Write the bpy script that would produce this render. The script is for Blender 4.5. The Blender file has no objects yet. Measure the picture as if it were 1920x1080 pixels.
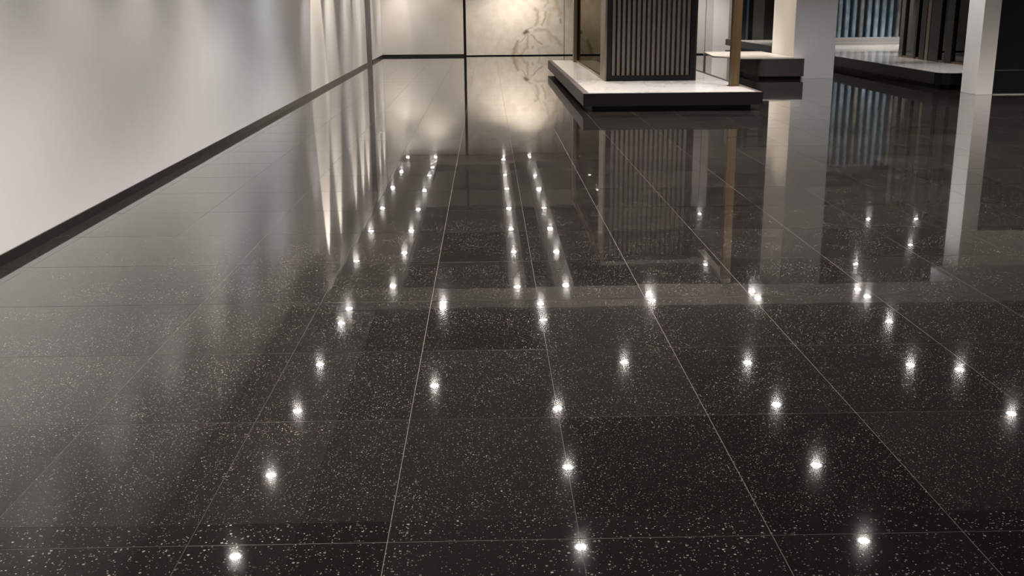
import bpy, bmesh, math, random
from mathutils import Vector, Matrix
random.seed(7)
S = bpy.context.scene
C = S.collection

# ---------------------------------------------------------------- camera
CAM_H = 1.57
yaw, pitch, roll, fpx = 0.0213189, 0.2641369, -0.0081711, 1982.3067
cy, sy, cp, sp = math.cos(yaw), math.sin(yaw), math.cos(pitch), math.sin(pitch)
fwd = Vector((sy * cp, cy * cp, -sp)); rt = Vector((cy, -sy, 0)); up = rt.cross(fwd)
cr, sr = math.cos(roll), math.sin(roll)
r2, u2 = cr * rt + sr * up, cr * up - sr * rt
cd = bpy.data.cameras.new('camera'); cam = bpy.data.objects.new('camera', cd); C.objects.link(cam)
cam.matrix_world = Matrix(((r2.x, u2.x, -fwd.x, 0), (r2.y, u2.y, -fwd.y, 0), (r2.z, u2.z, -fwd.z, CAM_H), (0, 0, 0, 1)))
cd.sensor_width = 36; cd.lens = fpx / 1920 * 36; cd.clip_start = .05; cd.clip_end = 200
S.camera = cam

# ---------------------------------------------------------------- world and exposure
w = bpy.data.worlds.new('world'); S.world = w; w.use_nodes = True
w.node_tree.nodes['Background'].inputs[0].default_value = (1, .95, .92, 1)
w.node_tree.nodes['Background'].inputs[1].default_value = .2
S.view_settings.view_transform = 'Standard'; S.view_settings.look = 'None'
S.view_settings.exposure = .7; S.view_settings.gamma = 1; S.view_settings.use_curve_mapping = False
AMBER, NEAR_WHITE = (1, .84, .64), (.95, .96, 1)
WARM, NEUT, COOL = (1, .89, .76), (1, .945, .90), (.72, .85, 1)

# ---------------------------------------------------------------- materials
def mat(name, col, rough=.5, metal=0, spec=.5, coat=0, coat_r=.03, emit=0):
    m = bpy.data.materials.new(name); m.use_nodes = True
    b = m.node_tree.nodes['Principled BSDF']
    b.inputs['Base Color'].default_value = (*col, 1); b.inputs['Roughness'].default_value = rough
    b.inputs['Metallic'].default_value = metal; b.inputs['Specular IOR Level'].default_value = spec
    b.inputs['Coat Weight'].default_value = coat; b.inputs['Coat Roughness'].default_value = coat_r
    if emit:
        b.inputs['Emission Color'].default_value = (*col, 1); b.inputs['Emission Strength'].default_value = emit
    return m
def nodes(m): return m.node_tree.nodes, m.node_tree.links, m.node_tree.nodes['Principled BSDF']
def mathn(n, l, op, a, b=None, c=None):
    x = n.new('ShaderNodeMath'); x.operation = op
    for i, v in enumerate((a, b, c)):
        if v is None: continue
        if isinstance(v, (int, float)): x.inputs[i].default_value = v
        else: l.new(v, x.inputs[i])
    return x.outputs[0]
def noise_var(m, scale, c1, c2, lo=.35, hi=.65, stretch=(1, 1, 1), bump=0):
    n, l, b = nodes(m)
    tc = n.new('ShaderNodeTexCoord'); mp = n.new('ShaderNodeMapping'); mp.inputs['Scale'].default_value = stretch
    l.new(tc.outputs['Object'], mp.inputs[0])
    t = n.new('ShaderNodeTexNoise'); t.inputs['Scale'].default_value = scale; t.inputs['Detail'].default_value = 5
    l.new(mp.outputs[0], t.inputs['Vector'])
    r = n.new('ShaderNodeValToRGB'); r.color_ramp.elements[0].position = lo; r.color_ramp.elements[1].position = hi
    r.color_ramp.elements[0].color = (*c1, 1); r.color_ramp.elements[1].color = (*c2, 1)
    l.new(t.outputs[0], r.inputs[0]); l.new(r.outputs[0], b.inputs['Base Color'])
    if bump:
        bp = n.new('ShaderNodeBump'); bp.inputs['Strength'].default_value = bump; bp.inputs['Distance'].default_value = .01
        l.new(t.outputs[0], bp.inputs['Height']); l.new(bp.outputs[0], b.inputs['Normal'])
    return m

M = {}
M['wall'] = noise_var(mat('wall_paint', (.78, .75, .73), .6), 1.3, (.77, .745, .725), (.8, .775, .755))
M['wall_warm'] = noise_var(mat('panel_paint', (.78, .73, .68), .55), .8, (.77, .72, .675), (.8, .755, .71))
M['grey_panel'] = noise_var(mat('grey_panel_paint', (.2, .18, .165), .5), 2, (.115, .104, .095), (.135, .122, .112))
M['ceil_white'] = mat('ceiling_pale', (.25, .235, .225), .7)
M['ceil_beam'] = mat('ceiling_beam', (.44, .415, .405), .7)
M['ceil_grey'] = mat('ceiling_grey', (.30, .285, .27), .8)
M['ceil_dark'] = mat('ceiling_dark', (.05, .047, .045), .8)
M['ring'] = mat('ring_white', (.7, .68, .66), .4)
M['black_ceiling'] = mat('ceiling_black', (.012, .012, .012), .8, spec=.2)
M['base_black'] = mat('baseboard_black', (.012, .012, .010), .35)
M['black_gloss'] = mat('black_lacquer', (.005, .005, .005), .3, spec=.18)
M['fascia'] = mat('platform_edge_black', (.005, .005, .005), .42, spec=.16)
M['black_matt'] = mat('black_matt', (.006, .006, .006), .6, spec=.25)
M['slat'] = noise_var(mat('slat_bronze', (.2, .16, .13), .45), 3, (.052, .042, .034), (.064, .052, .043), stretch=(8, 8, .5))
M['champagne'] = noise_var(mat('champagne_metal', (.42, .33, .24), .38, .75), 2, (.15, .118, .078), (.19, .152, .105), stretch=(6, 6, .4))
M['post_bronze'] = noise_var(mat('post_bronze', (.2, .13, .06), .4, .6), 2, (.075, .048, .021), (.11, .073, .035), stretch=(6, 6, .4))
M['bronze'] = noise_var(mat('bronze_metal', (.17, .11, .065), .35, .8), 2, (.13, .085, .05), (.21, .14, .085), stretch=(6, 6, .4))
M['steel'] = mat('brushed_steel', (.45, .44, .42), .3, .9)
M['top_white'] = noise_var(mat('platform_top_stone', (.78, .74, .71), .22, coat=.5), 2.2, (.57, .54, .515), (.65, .615, .59), .28, .55)
M['rim'] = mat('platform_rim', (.075, .066, .06), .55, spec=.15)
M['olive'] = mat('smoked_panel', (.085, .08, .068), .25)
M['smoke'] = mat('smoked_dark', (.022, .021, .02), .12)
M['beige'] = mat('beige_lining', (.36, .31, .25), .5)
M['white_lac'] = mat('white_lacquer', (.78, .74, .69), .3)
M['blue_dark'] = mat('blue_dark_panel', (.075, .105, .135), .15)
M['silver'] = mat('pale_silver', (.42, .41, .40), .35, .3)
M['blue'] = noise_var(mat('blue_ribbed_glass', (.2, .32, .42), .12, .3), 5, (.16, .26, .34), (.46, .58, .66), .3, .7, stretch=(1, 1, .6))
M['blue_grey'] = noise_var(mat('grey_ribbed_glass', (.3, .3, .3), .15, .3), 4, (.12, .13, .14), (.42, .42, .41), .3, .7, stretch=(1, 1, .6))
M['lens'] = mat('lamp_lens', (1, .95, .88), .3, emit=110)
M['threshold'] = mat('threshold_metal', (.5, .48, .45), .35, .7)

def glass(name, tint, refl=(1, 1, 1)):
    m = bpy.data.materials.new(name); m.use_nodes = True; n, l = m.node_tree.nodes, m.node_tree.links
    n.remove(n['Principled BSDF']); o = n['Material Output']
    t = n.new('ShaderNodeBsdfTransparent'); t.inputs[0].default_value = (*tint, 1)
    g = n.new('ShaderNodeBsdfGlossy'); g.inputs['Roughness'].default_value = .01; g.inputs[0].default_value = (*refl, 1)
    f = n.new('ShaderNodeFresnel'); f.inputs[0].default_value = 1.5
    mx = n.new('ShaderNodeMixShader'); l.new(f.outputs[0], mx.inputs[0]); l.new(t.outputs[0], mx.inputs[1]); l.new(g.outputs[0], mx.inputs[2])
    l.new(mx.outputs[0], o.inputs[0]); return m
M['glass'] = glass('clear_grey_glass', (.62, .62, .58))
M['bronze_glass'] = glass('bronze_coated_glass', (.5, .46, .38), (.22, .20, .16))

def granite(name, base, fleck, scale, thresh, fr, cw=1.0):
    m = mat(name, base, .075, spec=.05, coat=cw, coat_r=.012); n, l, b = nodes(m)
    b.inputs['Coat IOR'].default_value = 1.48
    tc = n.new('ShaderNodeTexCoord')
    def flecks(sc, th, rad):
        v = n.new('ShaderNodeTexVoronoi'); v.inputs['Scale'].default_value = sc; l.new(tc.outputs['Object'], v.inputs['Vector'])
        sx = n.new('ShaderNodeSeparateColor'); l.new(v.outputs['Color'], sx.inputs[0])
        sel = mathn(n, l, 'GREATER_THAN', sx.outputs[0], th)
        dist = mathn(n, l, 'LESS_THAN', v.outputs['Distance'], rad)
        br = mathn(n, l, 'MULTIPLY', mathn(n, l, 'MULTIPLY', sel, dist), mathn(n, l, 'POWER', sx.outputs[1], 2.0))
        return br
    f1 = flecks(scale, thresh, fr); f2 = flecks(scale * .45, thresh + .06, fr * .75)
    tot = mathn(n, l, 'MINIMUM', mathn(n, l, 'ADD', f1, f2), 1.0)
    ns = n.new('ShaderNodeTexNoise'); ns.inputs['Scale'].default_value = 3; l.new(tc.outputs['Object'], ns.inputs['Vector'])
    den = n.new('ShaderNodeMapRange'); den.inputs[1].default_value = .35; den.inputs[2].default_value = .65; den.inputs[3].default_value = .35; den.inputs[4].default_value = 1
    l.new(ns.outputs[0], den.inputs[0])
    tot = mathn(n, l, 'MULTIPLY', tot, den.outputs[0])
    at = n.new('ShaderNodeAttribute'); at.attribute_name = 'tile'
    mrb = n.new('ShaderNodeMapRange'); mrb.inputs[3].default_value = .7; mrb.inputs[4].default_value = 1.3; l.new(at.outputs['Fac'], mrb.inputs[0])
    bc = n.new('ShaderNodeMix'); bc.data_type = 'RGBA'; bc.blend_type = 'MULTIPLY'; bc.inputs[0].default_value = 1
    bc.inputs[6].default_value = (*base, 1); cb = n.new('ShaderNodeCombineColor')
    for i in range(3): l.new(mrb.outputs[0], cb.inputs[i])
    l.new(cb.outputs[0], bc.inputs[7])
    mx = n.new('ShaderNodeMix'); mx.data_type = 'RGBA'; l.new(tot, mx.inputs[0])
    l.new(bc.outputs[2], mx.inputs[6]); mx.inputs[7].default_value = (*fleck, 1)
    l.new(mx.outputs[2], b.inputs['Base Color'])
    nb = n.new('ShaderNodeTexNoise'); nb.inputs['Scale'].default_value = 2.2; nb.inputs['Detail'].default_value = 2; l.new(tc.outputs['Object'], nb.inputs['Vector'])
    bp = n.new('ShaderNodeBump'); bp.inputs['Strength'].default_value = 1; bp.inputs['Distance'].default_value = .00035
    l.new(nb.outputs[0], bp.inputs['Height']); l.new(bp.outputs[0], b.inputs['Coat Normal'])
    return m
M['granite'] = granite('black_granite', (.0165, .0145, .013), (.55, .49, .41), 230, .80, .42)
M['granite2'] = granite('black_granite_coarse', (.0145, .0132, .012), (.58, .54, .47), 160, .82, .42, .72)
M['grout'] = mat('grout_light', (.17, .15, .125), .6)
M['grout_dark'] = mat('grout_dark', (.06, .052, .045), .6)

def marble():
    m = mat('cream_marble', (.8, .72, .62), .25, coat=.3); n, l, b = nodes(m)
    tc = n.new('ShaderNodeTexCoord'); at = n.new('ShaderNodeAttribute'); at.attribute_name = 'vein'
    sepv = n.new('ShaderNodeSeparateColor'); l.new(at.outputs['Color'], sepv.inputs[0])
    ns = n.new('ShaderNodeTexNoise'); ns.inputs['Scale'].default_value = 5; ns.inputs['Detail'].default_value = 6; l.new(tc.outputs['Object'], ns.inputs['Vector'])
    base = n.new('ShaderNodeValToRGB'); e = base.color_ramp.elements
    e[0].position = .35; e[0].color = (.74, .675, .60, 1); e[1].position = .62; e[1].color = (.83, .775, .70, 1)
    l.new(ns.outputs[0], base.inputs[0])
    k = mathn(n, l, 'MULTIPLY', sepv.outputs[0], mathn(n, l, 'ADD', mathn(n, l, 'MULTIPLY', ns.outputs[0], 1.3), .2))
    mx = n.new('ShaderNodeMix'); mx.data_type = 'RGBA'; l.new(k, mx.inputs[0]); l.new(base.outputs[0], mx.inputs[6]); mx.inputs[7].default_value = (.40, .30, .175, 1)
    mx2 = n.new('ShaderNodeMix'); mx2.data_type = 'RGBA'; l.new(sepv.outputs[1], mx2.inputs[0]); l.new(mx.outputs[2], mx2.inputs[6]); mx2.inputs[7].default_value = (.13, .10, .065, 1)
    l.new(mx2.outputs[2], b.inputs['Base Color']); return m
M['marble'] = marble()

# ---------------------------------------------------------------- mesh helpers
def link(name, bm, m, parent=None, smooth=False):
    me = bpy.data.meshes.new(name); bm.normal_update(); bm.to_mesh(me); bm.free()
    for x in (m if isinstance(m, (list, tuple)) else [m]): me.materials.append(M[x])
    if smooth:
        for p in me.polygons: p.use_smooth = True
    o = bpy.data.objects.new(name, me); C.objects.link(o)
    if parent is not None:
        o.parent = parent; o.matrix_parent_inverse = Matrix.Identity(4)
        me.transform(Matrix.Translation(-Vector(parent.location)))
    return o
def add_box(bm, a, b, bev=0.0):
    g = bmesh.ops.create_cube(bm, size=1)['verts']
    for v in g:
        v.co = Vector([a[i] if v.co[i] < 0 else b[i] for i in range(3)])
    if bev:
        ed = list({e for v in g for e in v.link_edges})
        bmesh.ops.bevel(bm, geom=ed, offset=bev, segments=2, affect='EDGES', profile=.6)
    return bm
def add_prism(bm, pts, z0, z1):
    lo = [bm.verts.new((x, y, z0)) for x, y in pts]; hi = [bm.verts.new((x, y, z1)) for x, y in pts]
    bm.faces.new(lo[::-1]); bm.faces.new(hi)
    for i in range(len(pts)):
        j = (i + 1) % len(pts); bm.faces.new((lo[i], lo[j], hi[j], hi[i]))
    return bm
def box(name, a, b, m, parent=None, bev=0.0): return link(name, add_box(bmesh.new(), a, b, bev), m, parent)
def prism(name, pts, z0, z1, m, parent=None): return link(name, add_prism(bmesh.new(), pts, z0, z1), m, parent)
def disc(bm, r, z0, z1, seg=24, r_in=None):
    if r_in is None:
        bmesh.ops.create_cone(bm, cap_ends=True, segments=seg, radius1=r, radius2=r, depth=z1 - z0, matrix=Matrix.Translation((0, 0, (z0 + z1) / 2)))
    else:
        V = []
        for z, rr in ((z0, r), (z0, r_in), (z1, r_in), (z1, r)):
            V.append([bm.verts.new((rr * math.cos(2 * math.pi * i / seg), rr * math.sin(2 * math.pi * i / seg), z)) for i in range(seg)])
        for k in range(4):
            for i in range(seg):
                bm.faces.new((V[k][i], V[k][(i + 1) % seg], V[(k + 1) % 4][(i + 1) % seg], V[(k + 1) % 4][i]))
    return bm
def struct(o): o['kind'] = 'structure'; return o
def tag(o, label, cat, group=None):
    o['label'] = label; o['category'] = cat
    if group: o['group'] = group
    return o
def thing(name, label, cat, loc, group=None):
    o = bpy.data.objects.new(name, None); C.objects.link(o); o.location = loc; o.empty_display_size = .2
    return tag(o, label, cat, group)

# ---------------------------------------------------------------- floor of granite tiles
def wall_x(y): return -3.060 - .0032 * (y - 6.5)
xs = [-3.55, -2.86, -2.2, -1.5697, -.9221, -.3211, .2612, .846, 1.4313, 2.1137]
while xs[-1] < 15: xs.append(xs[-1] + .6)
ys = [-3, -2.1, -1.2, -.3, .6, 1.1, 1.98, 2.887, 3.022, 3.8564, 4.6967, 5.551, 6.4446, 7.3323, 8.1924]
while ys[-1] < 39.6: ys.append(ys[-1] + .875)
bm = bmesh.new(); tl = bm.faces.layers.float.new('tile')
for i in range(len(xs) - 1):
    for j in range(len(ys) - 1):
        gl = .0011 if (i in (4, 6)) else .0013; gr = .0011 if (i + 1 in (4, 6)) else .0013
        gy0 = .0012 if abs(ys[j] - 3.022) < .01 else .0023; gy1 = .0012 if abs(ys[j + 1] - 3.022) < .01 else .0023
        ax, ay = random.gauss(0, .00028), random.gauss(0, .00038)
        cx, cyy = (xs[i] + xs[i + 1]) / 2, (ys[j] + ys[j + 1]) / 2
        x0, x1, y0, y1 = xs[i] + gl, xs[i + 1] - gr, ys[j] + gy0, ys[j + 1] - gy1
        f = bm.faces.new([bm.verts.new((x, y, ax * (x - cx) + ay * (y - cyy))) for x, y in ((x0, y0), (x1, y0), (x1, y1), (x0, y1))])
        f[tl] = random.random(); f.material_index = 1 if ys[j] < 3.0 else 0
X0, X1, Y0, Y1 = xs[0], xs[-1], ys[0], ys[-1]
def strip(a, b, c, d, z, mi):
    f = bm.faces.new([bm.verts.new(p) for p in ((a, c, z), (b, c, z), (b, d, z), (a, d, z))]); f.material_index = mi; f[tl] = .5
strip(X0, X1, Y0, Y1, -.0012, 2)
for i in (4, 6): strip(xs[i] - .004, xs[i] + .004, Y0, Y1, -.0009, 3)
strip(X0, X1, 3.022 - .004, 3.022 + .004, -.0008, 3)
struct(link('floor', bm, ['granite', 'granite2', 'grout', 'grout_dark']))

# ---------------------------------------------------------------- walls
def wall_slab(name, ya, yb, z0, z1, m, dx0=0.0, dx1=-.25):
    pts = [(wall_x(ya) + dx1, ya), (wall_x(ya) + dx0, ya), (wall_x(yb) + dx0, yb), (wall_x(yb) + dx1, yb)]
    return struct(prism(name, pts, z0, z1, m))
BY = 32.7; VOID = 4.6
wall_slab('wall_left', -3, 28.27, 0, VOID, 'wall')
wall_slab('wall_left', 29.6, BY + .3, 0, VOID, 'wall')
wall_slab('trim_1', 28.27, 29.6, 0, VOID, 'grey_panel', -.02)
wall_slab('baseboard_left', -3, 28.27, 0, .07, 'base_black', .012, -.004)
wall_slab('baseboard_left', 29.6, BY, 0, .07, 'base_black', .012, -.004)
struct(box('wall_back', (-3.14, BY, 0), (-.70, BY + .25, VOID), 'wall_warm'))
struct(box('baseboard_back', (-3.13, BY - .012, 0), (-.70, BY, .065), 'base_black'))
struct(box('trim_2', (-.70, BY + .02, 0), (-.62, BY + .25, VOID), 'black_matt'))          # black shadow gap
struct(box('trim_3', (-.62, BY + .02, 0), (6.2, BY + .25, .03), 'black_matt'))

# marble slabs: dense face so that the vein pattern is carried by the slab's own colour
veins = [  # crop coordinates, (width_u, strength, darkness)
    ([(840, 880), (870, 800), (910, 700), (915, 650)], 26, .9, 0), ([(870, 860), (930, 730), (920, 660)], 22, .7, 0),
    ([(950, 680), (1000, 650), (1035, 580), (1060, 520)], 7, .75, .15), ([(1040, 530), (1080, 505)], 26, .6, .95),
    ([(1080, 490), (1120, 455), (1165, 430)], 8, .6, .35), ([(1075, 560), (1085, 680), (1075, 770)], 18, .7, 0),
    ([(1075, 730), (1010, 800), (985, 870)], 20, .6, 0), ([(900, 830), (930, 860), (1000, 870)], 14, .5, 0),
    ([(1130, 545), (1200, 620), (1310, 715)], 8, .7, .35), ([(1200, 490), (1330, 470), (1420, 520), (1500, 600), (1600, 700), (1640, 730)], 26, .55, 0),
    ([(1400, 500), (1440, 620)], 45, .35, 0), ([(1250, 180), (1240, 280), (1215, 400)], 26, .75, 0), ([(1370, 200), (1340, 330), (1320, 400)], 17, .7, 0),
    ([(1410, 250), (1410, 400)], 40, .4, 0), ([(1190, 160), (1220, 170)], 22, .6, .3), ([(1080, 40), (1170, 140), (1250, 190)], 14, .35, 0),
    ([(1340, 130), (1390, 60), (1400, 0), (1430, -120)], 16, .5, .1), ([(1520, 0), (1560, 130), (1600, 240)], 40, .55, 0), ([(1480, -100), (1530, 0)], 40, .6, 0),
    ([(1605, 320), (1590, 380)], 12, .5, .5), ([(1440, 160), (1540, 150)], 40, .4, 0), ([(840, 0), (860, 100)], 22, .22, 0), ([(1000, 20), (1090, 40)], 24, .35, 0),
    ([(1250, 760), (1280, 860)], 14, .35, 0), ([(1430, -120), (1250, -420), (1300, -800)], 40, .5, 0), ([(1250, -420), (700, -700), (300, -900)], 34, .4, 0),
    ([(1300, 10), (1350, 20)], 20, .4, 0), ([(1150, 750), (1150, 770)], 14, .4, .3), ([(1560, -100), (1500, -500), (1600, -900)], 30, .5, 0),
    ([(1280, 770), (1420, 730)], 22, .25, 0)]
def vein_at(u, v):
    a = b = 0.0
    wu = u + 9 * math.sin(v * .031 + u * .011) + 5 * math.sin(v * .083); wv = v + 8 * math.sin(u * .037 + v * .013)
    for pts, wd, s, dk in veins:
        best = 1e9
        for (x0, y0), (x1, y1) in zip(pts, pts[1:]):
            dx, dy = x1 - x0, y1 - y0; t = max(0, min(1, ((wu - x0) * dx + (wv - y0) * dy) / (dx * dx + dy * dy)))
            best = min(best, math.hypot(wu - x0 - t * dx, wv - y0 - t * dy))
        k = math.exp(-(best / wd) ** 2); a = max(a, k * s); b = max(b, k * dk)
    return a, b
def marble_slab(name, xa, xb, z0, z1, st):
    bm = bmesh.new(); nx = max(2, int((xb - xa) / st)); nz = int((z1 - z0) / st)
    col = bm.verts.layers.float_color.new('vein'); G = []
    for k in range(nz + 1):
        row = []
        for i in range(nx + 1):
            x, z = xa + (xb - xa) * i / nx, z0 + (z1 - z0) * k / nz
            v = bm.verts.new((x, BY, z)); u_, v_ = 120 + (x + .62) / 2.95 * 1535, 885 - z / 1.65 * 885
            a, b = vein_at(u_, v_) if -0.2 < x < 3.0 else (0, 0)
            v[col] = (a, b, 0, 1); row.append(v)
        G.append(row)
    for k in range(nz):
        for i in range(nx): bm.faces.new((G[k][i], G[k][i + 1], G[k + 1][i + 1], G[k + 1][i]))
    ring = [(G[0], 0), ([r[-1] for r in G], 0), (G[-1][::-1], 0), ([r[0] for r in G][::-1], 0)]
    per = G[0][:-1] + [r[-1] for r in G][:-1] + G[-1][::-1][:-1] + [r[0] for r in G][::-1][:-1]
    bk = [bm.verts.new((v.co.x, BY + .02, v.co.z)) for v in per]
    for i in range(len(per)):
        j = (i + 1) % len(per); bm.faces.new((per[j], per[i], bk[i], bk[j]))
    return link(name, bm, 'marble')
tag(marble_slab('marble_slab', -.62, 2.325, .028, 3.6, .024), 'large cream marble slab with brown veins on the back wall', 'marble slab')
tag(marble_slab('marble_slab', 2.345, 6.2, .028, 3.6, .05), 'cream marble slab right of the thin upright joint on the back wall', 'marble slab')
struct(box('wall_back', (-.62, BY + .02, .03), (6.2, BY + .25, VOID), 'wall_warm'))
struct(box('wall_back', (6.2, BY - .3, .035), (6.53, BY + .25, VOID), 'wall_warm'))
struct(box('wall_back', (6.55, BY - .3, .035), (6.77, BY + .25, VOID), 'wall_warm'))
struct(box('baseboard_back', (6.2, BY - .28, 0), (6.76, BY + .2, .035), 'base_black'))
struct(box('wall_back', (6.6, 38.6, 0), (15, 38.9, VOID), 'wall_warm'))
struct(box('wall_right', (14.2, 17.9, 0), (14.45, 38.6, VOID), 'black_matt'))

# ---------------------------------------------------------------- ceiling: dark voids between lit white strips
Z = 2.97
struct(box('ceiling', (-3.6, 15.6, VOID), (15, 39, VOID + .1), 'black_ceiling'))
struct(box('ceiling', (-1.75, -3, Z), (15, 15.58, Z + .12), 'ceil_dark'))
struct(box('ceiling', (-3.6, -3, Z), (-1.75, 15.58, Z + .12), 'ceil_grey'))  # paler strip paints in the wall's light fading across the ceiling
struct(box('trim_11', (-3.6, 15.58, Z), (-2.62, 15.9, VOID), 'ceil_grey'))
struct(box('trim_4', (-2.62, 16.85, Z), (-1.5, BY, Z + .2), 'ceil_white'))
struct(box('trim_5', (.33, 16.85, Z), (.60, BY, Z + .2), 'ceil_white'))
struct(box('trim_6', (1.07, 16.85, Z), (1.39, BY, Z + .2), 'ceil_white'))
struct(box('trim_7', (-1.5, 30.8, Z - .004), (2.6, BY, Z + .2), 'ceil_white'))
struct(box('trim_8', (-2.62, 15.6, Z - .002), (15, 16.85, Z + .25), 'ceil_beam'))
struct(box('trim_9', (7.75, 16.85, Z), (15, 17.85, Z + .25), 'ceil_beam'))

# ---------------------------------------------------------------- downlights
lens_me = ring_me = None
def lamp(name, power, size, blend, col, rad=.04):
    d = bpy.data.lights.new(name, 'SPOT'); d.energy = power; d.spot_size = math.radians(size); d.spot_blend = blend; d.color = col; d.shadow_soft_size = rad
    return bpy.data.objects.new(name, d)
proto = {}
def downlight(x, y, z, power, size=75, blend=.9, col=WARM, group='recessed downlights', label='round recessed downlight mirrored as a white spot in the floor', aim=(0, 0)):
    t = thing('downlight', label, 'ceiling light', (x, y, z), group)
    if not proto:
        proto['r'] = disc(bmesh.new(), .062, -.006, .012, 28, .046); proto['l'] = disc(bmesh.new(), .044, -.003, .008, 28)
        for k, nm, mm in (('r', 'trim_ring', 'ring'), ('l', 'lens', 'lens')):
            me = bpy.data.meshes.new(nm); proto[k].to_mesh(me); me.materials.append(M[mm]); proto[k] = me
    for k, nm in (('r', 'trim_ring'), ('l', 'lens')):
        o = bpy.data.objects.new(nm, proto[k]); C.objects.link(o); o.parent = t
    s = lamp('lamp_beam', power, size, blend, col); C.objects.link(s); s.parent = t; s.location = (0, 0, -.02)
    s.rotation_euler = (aim[0], aim[1], 0)
    return t
G1 = 'downlights along the left ceiling edge'; G2 = 'downlights in the ceiling strips'; G3 = 'downlights in the cross beam'; G4 = 'downlights in the dark near ceiling'
for y in (32.1, 29.55, 26.72, 23.97, 21.45, 18.9): downlight(-2.45, y, Z, 90, 70, col=NEUT, group=G1, label='recessed downlight above the grey panel end of the left wall')
for y in (32.15, 30.28, 28.54, 26.19, 23.72, 21.4, 19.43, 16.95): downlight(-1.61, y, Z - (.004 if y > 30.8 else 0), 45 if y > 31 else 90, 110 if y > 31 else 75, group=G2, label='recessed downlight in the pale ceiling strips')
for y in (31.62, 28.58, 26.28, 23.72, 21.43, 19.4, 16.95): downlight(.45, y, Z - (.004 if y > 30.8 else 0), 150 if y > 31 else 120, 115 if y > 31 else 75, group=G2, label='recessed downlight in the pale ceiling strips')
for y in (31.9, 28.33, 26.22, 23.67, 21.38, 19.39, 16.9): downlight(1.25, y, Z - (.004 if y > 30.8 else 0), 150 if y > 31 else 120, 115 if y > 31 else 75, group=G2, label='recessed downlight in the pale ceiling strips')
for x, y in ((-.74, 15.97), (-.73, 15.62), (.78, 15.81), (2.53, 16.22), (2.53, 15.85), (4.22, 16.36), (4.22, 15.95), (5.95, 16.4), (5.95, 15.95)):
    downlight(x, y, Z - .002, 110, 112, 1, col=NEUT, group=G3, label='recessed downlight in the pale cross beam of the ceiling')
NEAR = [(-2.18, 15.7), (-2.2, 14.93), (-2.23, 13.06), (-2.24, 11.45), (-2.21, 9.73), (-2.2, 8.14), (-2.2, 6.5), (-2.2, 4.9), (-2.2, 3.3), (-.7, 12.24), (.77, 14.89), (.76, 11.42), (.76, 9.8), (.75, 8.19), (.75, 6.5),  # lamps nearer than the mirrored ones are added to light wall and floor
        (1.73, 12.97), (3.32, 12.89), (3.3, 11.41), (3.27, 9.78), (3.21, 8.21), (3.2, 6.5), (5.81, 14.62), (5.38, 12.73), (5.94, 12.54), (5.87, 11.04), (5.87, 8.2)]
for x, y in NEAR + [(-.7, 6.9), (-.7, 5.3), (-.7, 3.7)]:  # the appended lamps are added out of view to light the left wall
    near_wall = x < -2
    if near_wall: p_, sz, bl_, c_ = (38, 104, 1, COOL) if y > 12.5 else (72, 100, 1, NEUT)
    else: p_, sz, bl_, c_ = ((115 if y < 8 else 125) if x < 0 else 150), (118 if y < 8.5 else 126), .45, NEUT
    downlight(x, y, Z, p_, sz, bl_, col=c_, group=G4, label='added downlight out of view in the dark ceiling lighting the narrow pillar')
for x, y in ((9.7, 14.9), (11.9, 14.9)): downlight(x, y, Z, 330, 132, .8, col=NEUT, group=G4, label='added downlight out of view in the dark ceiling lighting the narrow pillar')  # pair added out of view to brighten the narrow pillar's front
# wall washers in the slot along the left wall
for y, p, a_, b_ in ((20.0, 1100, 32, .2), (21.8, 800, 36, .6), (24.6, 520, 36, .6), (26.2, 560, 36, .6), (27.5, 560, 36, .6)): downlight(-2.76, y, 4.25, p, a_, b_, col=WARM, group='wall washers over the left wall', label='wall washer in the slot over the left wall')
for y in (30.6, 32.0): downlight(-2.80, y, 4.0, 150, 50, .6, col=WARM, group='wall washers over the left wall', label='wall washer in the slot over the left wall')
# lamps added at the black upper ceiling to light stands, pillar and back walls
for x, y, p in ((2.9, 16.8, 150), (1.6, 19.5, 260), (1.6, 23, 260), (4.0, 20.5, 260), (5.0, 22.6, 330), (5.2, 24.6, 420), (6.25, 18.3, 330), (8.7, 20, 330), (8.8, 24.5, 380), (8.9, 29, 300), (11, 29.9, 480), (12.4, 29.9, 350), (9.2, 34, 420), (7.3, 36.5, 700), (10.9, 26.5, 300), (6.3, 31.0, 520)):
    downlight(x, y, VOID - .012, p, {6.25: 108, 7.3: 92}.get(x, 62), .6, col={6.25: NEAR_WHITE, 5.0: AMBER}.get(x, NEUT), group='downlights added in the black upper ceiling', label='small downlight added in the black upper ceiling to light stands, pillar and back walls')

# ---------------------------------------------------------------- near display platform with slatted cabinet
def inset(pts, d):
    out = []; n = len(pts)
    for i in range(n):
        p0, p1, p2 = (Vector(pts[(i + k) % n]) for k in (-1, 0, 1))
        e1, e2 = (p1 - p0).normalized(), (p2 - p1).normalized(); n1, n2 = Vector((-e1.y, e1.x)), Vector((-e2.y, e2.x))
        k = (n1 + n2) / max(.2, 1 + n1.dot(n2)); out.append(tuple(p1 + k * d))
    return out
def platform(label, pts, zt, zb, rim, loc):
    t = thing('display_platform', label, 'platform', loc)
    prism('plinth', inset(pts, .14), 0, zb, 'black_matt', t)
    prism('fascia', pts, zb, zt - .004, 'fascia', t)
    prism('rim', inset(pts, .006), zt - .004, zt - .001, 'rim', t)
    prism('top', inset(pts, rim), zt - .0015, zt, 'top_white', t)
    return t
platform('low platform with white top and black edge under the slatted cabinet', [(1.40, 15.62), (4.04, 15.62), (4.14, 24.85), (1.40, 24.85)], .27, .085, .09, (2.7, 15.7, 0))
PZ = .27
cab = thing('slatted_cabinet', 'tall cabinet with upright bronze slats standing on the low white platform', 'cabinet', (2.74, 18.1, PZ))
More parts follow.
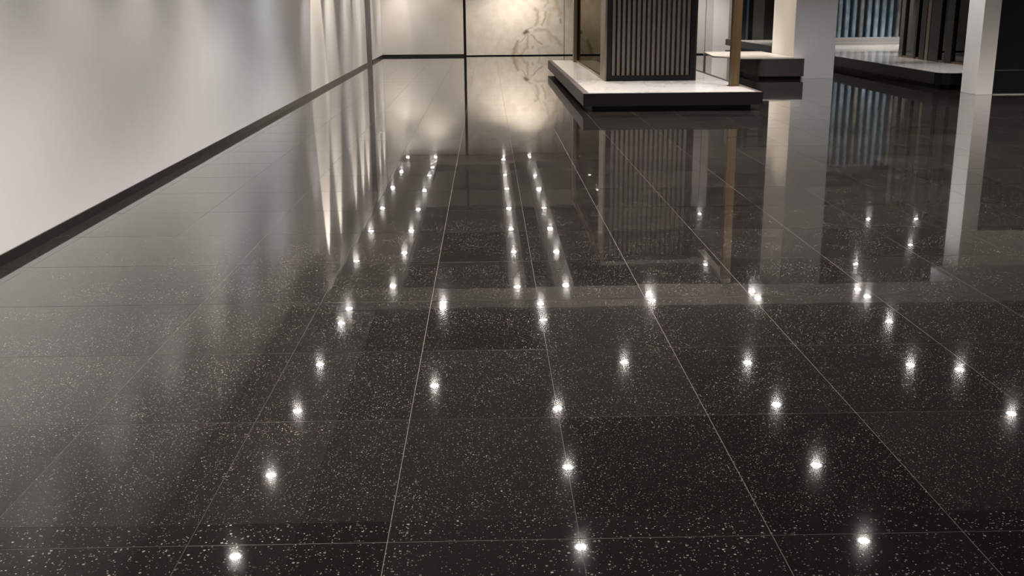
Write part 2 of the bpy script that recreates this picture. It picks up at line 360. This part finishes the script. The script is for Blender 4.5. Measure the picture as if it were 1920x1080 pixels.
cx0, cx1, cy0, cy1, ct = 1.97, 3.51, 18.04, 18.78, 2.85
box('side_panel', (cx0, cy0, PZ), (cx0 + .03, cy1, ct), 'champagne', cab, .004)['label'] = 'champagne coloured metal side panel'
box('side_panel', (cx1 - .03, cy0, PZ), (cx1, cy1, ct), 'black_matt', cab, .004)
box('carcass', (cx0 + .03, cy0 + .075, PZ), (cx1 - .03, cy1, ct), 'black_matt', cab)
b_ = bmesh.new()
add_box(b_, (cx0 + .03, cy0 + .005, PZ), (cx0 + .105, cy0 + .075, ct)); add_box(b_, (cx1 - .105, cy0 + .005, PZ), (cx1 - .03, cy0 + .075, ct))
add_box(b_, (cx0 + .105, cy0 + .005, PZ), (cx1 - .105, cy0 + .075, PZ + .09)); add_box(b_, (cx0 + .105, cy0 + .005, ct - .09), (cx1 - .105, cy0 + .075, ct))
link('frame', b_, 'black_gloss', cab)
NS = 16; sw = (cx1 - cx0 - .21) / NS
for i in range(NS):
    x = cx0 + .105 + sw * (i + .5)
    box('slat', (x - sw * .29, cy0 + .012, PZ + .09), (x + sw * .29, cy0 + .07, ct - .09), 'slat', cab, .004)
# glazed side behind the cabinet
gs = thing('glass_screen', 'smoked glass screen with bronze post behind the slatted cabinet', 'glass screen', (1.99, 21.4, PZ))
box('post', (1.91, 23.86, PZ), (2.05, 24.1, 2.85), 'bronze', gs, .006)
box('pane', (1.985, 18.8, PZ + .051), (1.997, 23.72, 2.80), 'bronze_glass', gs)
box('mullion', (1.975, 23.72, PZ), (2.02, 23.86, 2.85), 'black_gloss', gs, .003)
box('bottom_rail', (1.97, 18.8, PZ), (2.01, 23.72, PZ + .05), 'bronze', gs, .003)
box('top_rail', (1.97, 18.8, 2.80), (2.01, 23.72, 2.85), 'bronze', gs, .003)
il = thing('rear_screen', 'dim beige and olive rear screen seen through the smoked glass', 'screen', (3, 24.2, PZ))
box('panel', (2.06, 24.12, PZ), (2.37, 24.18, 2.80), 'olive', il, .004); box('panel', (2.37, 24.10, PZ), (2.48, 24.18, 2.80), 'beige', il, .004)
box('panel', (2.48, 24.12, PZ), (3.3, 24.18, 2.80), 'smoke', il, .004)
box('box_shelf', (2.1, 23.9, PZ), (3.2, 24.10, PZ + .12), 'champagne', il, .004)
ps = thing('bronze_post', 'slim upright bronze post at the right corner of the low white platform', 'post', (3.86, 16.78, PZ))
box('shaft', (3.80, 16.70, PZ + .012), (3.935, 16.86, 2.85), 'post_bronze', ps, .006)
box('foot_plate', (3.78, 16.68, PZ), (3.955, 16.88, PZ + .012), 'bronze', ps, .003)
tr = thing('canopy_frame', 'thin metal rail frame joining the tops of cabinet and bronze post', 'frame', (3, 20, 2.85))
box('rail', (3.80, 16.70, 2.85), (3.935, 18.8, 2.91), 'steel', tr, .004); box('rail', (1.95, 18.04, 2.85), (3.80, 18.14, 2.91), 'steel', tr, .004)
box('rail', (1.93, 18.14, 2.85), (2.03, 24.1, 2.91), 'bronze', tr, .004)

# ---------------------------------------------------------------- square pillars
p1 = tag(box('pillar', (6.27, 22.0, 0), (7.12, 23.7, VOID), 'wall', None, .004), 'broad white square pillar in the middle of the right side', 'pillar')
p2 = tag(box('pillar', (8.22, 17.86, 0), (8.50, 18.45, Z + .2), 'wall_warm', None, .004), 'narrow white square pillar beside the black panel at right', 'pillar')

# ---------------------------------------------------------------- bench against the broad pillar
def arc(cx, cy, r, a0, a1, n=7): return [(cx + r * math.cos(math.radians(a0 + (a1 - a0) * i / n)), cy + r * math.sin(math.radians(a0 + (a1 - a0) * i / n))) for i in range(n + 1)]
bn = thing('display_bench', 'low bench with white top and dark rounded base against the broad pillar', 'bench', (5.9, 22.4, 0))
ped = arc(5.73, 22.05, .2, 180, 270) + [(6.46, 21.85), (6.46, 21.985), (6.26, 21.985), (6.26, 23.4), (5.53, 23.4)]
prism('kick_plate', inset(ped, .05), 0, .06, 'black_matt', bn)
prism('base', ped, .06, .41, 'rim', bn)['label'] = 'dark rounded base'
top = [(4.75, 22.65)] + arc(5.35, 22.3, .35, 200, 262) + [(5.73, 21.85), (6.46, 21.83), (6.46, 21.985), (6.26, 21.985), (6.26, 24.6), (4.95, 24.6)]
prism('top', top, .41, .44, 'white_lac', bn)
box('leg', (4.92, 24.4, 0), (4.96, 24.5, .41), 'steel', bn, .003)

# ---------------------------------------------------------------- long platform at right with its stands
platform('long low platform with white top between the two white pillars', [(8.03, 19.15)] + [(8.10, 18.98), (8.22, 18.90)] + [(13.9, 18.90), (13.9, 37.2), (8.22, 37.2)], .29, .085, .05, (8.3, 19.2, 0))
RZ = .29
sc = thing('glass_showcase', 'dark glazed showcase with upright posts left of the narrow white pillar', 'showcase', (9.5, 23, RZ))
for y0, y1, mm in ((24.38, 24.6, 'smoke'), (23.62, 23.74, 'black_gloss'), (23.16, 23.44, 'black_gloss'), (22.96, 23.12, 'champagne'), (22.42, 22.92, 'black_gloss'), (21.78, 22.1, 'black_gloss'), (20.9, 21.1, 'black_gloss'), (19.9, 20.0, 'black_gloss')):
    box('post', (9.43, y0, RZ), (9.55, y1, 3.1), mm, sc, .004)
prev = 24.38
for a, b in ((24.38, 23.74), (23.62, 23.44), (22.42, 22.1), (21.78, 21.1), (20.9, 20.0)):
    box('pane', (9.475, b, RZ + .04), (9.487, a, 3.05), 'glass', sc)
box('bottom_rail', (9.44, 19.9, RZ), (9.54, 24.6, RZ + .04), 'bronze', sc, .003); box('top_rail', (9.44, 19.9, 3.05), (9.54, 24.6, 3.1), 'bronze', sc, .003)
box('back_panel', (10.3, 19.9, RZ), (10.36, 24.6, 3.1), 'olive', sc, .004)
box('end_panel', (9.55, 24.5, RZ), (10.3, 24.56, 3.1), 'olive', sc, .004)
box('shelf', (9.7, 20.2, RZ + .04), (10.3, 22.3, RZ + .12), 'white_lac', sc, .004)
bl = thing('fluted_glass_case', 'blue ribbed glass case on a pale base behind the broad pillar', 'glass case', (11.3, 31.8, RZ))
box('base', (9.3, 31.4, RZ), (13.6, 32.3, RZ + .2), 'silver', bl, .01); box('ledge', (9.25, 31.25, RZ), (13.65, 31.4, RZ + .07), 'silver', bl, .006)
box('back_panel', (9.3, 31.95, RZ + .2), (13.6, 32.05, 3.3), 'blue_dark', bl)
for i in range(19):
    x = 9.45 + i * .215; bm = bmesh.new(); n_ = 8; pts = []
    wd = random.uniform(.10, .15)
    for k in range(n_ + 1): a = math.pi * k / n_; pts.append((x - wd / 2 * math.cos(a), 31.62 - .07 * math.sin(a)))
    pts += [(x + wd / 2, 31.66), (x - wd / 2, 31.66)]
    add_prism(bm, pts, RZ + .2, 3.3); link('glass_rib', bm, 'blue_grey' if i in (3, 7, 12) else 'blue', bl)
dk = thing('panelled_booth', 'dark panelled booth at the far back of the long platform', 'booth', (9.3, 36, RZ))
box('panel', (7.98 + .3, 36.0, RZ), (8.62, 36.1, 3.3), 'smoke', dk, .004); box('panel', (8.62, 36.02, RZ), (8.70, 36.1, 3.3), 'blue_dark', dk, .004)
box('panel', (8.70, 36.0, RZ), (8.84, 36.1, 3.3), 'black_gloss', dk, .004); box('panel', (8.84, 36.02, RZ), (9.22, 36.1, 3.3), 'olive', dk, .004)
box('panel', (9.22, 36.0, RZ), (10.6, 36.1, 3.3), 'smoke', dk, .004)
box('side_panel', (8.28, 36.1, RZ), (8.33, 37.1, 3.3), 'smoke', dk, .004)

# ---------------------------------------------------------------- black panel wall at right with pale header
bp_ = thing('black_wall_panel', 'tall glossy black wall panel right of the narrow white pillar', 'wall panel', (11, 17.75, 0))
box('panel', (8.505, 17.88, .405), (14.2, 17.96, 2.32), 'black_gloss', bp_, .003); box('kick_panel', (8.505, 17.88, .012), (14.2, 17.96, .398), 'black_gloss', bp_, .003)
box('threshold', (8.505, 17.83, 0), (14.2, 17.96, .012), 'threshold', bp_, .002)['label'] = 'bright metal threshold'
struct(box('trim_10', (8.505, 17.87, 2.325), (14.4, 17.97, Z + .2), 'wall_warm'))
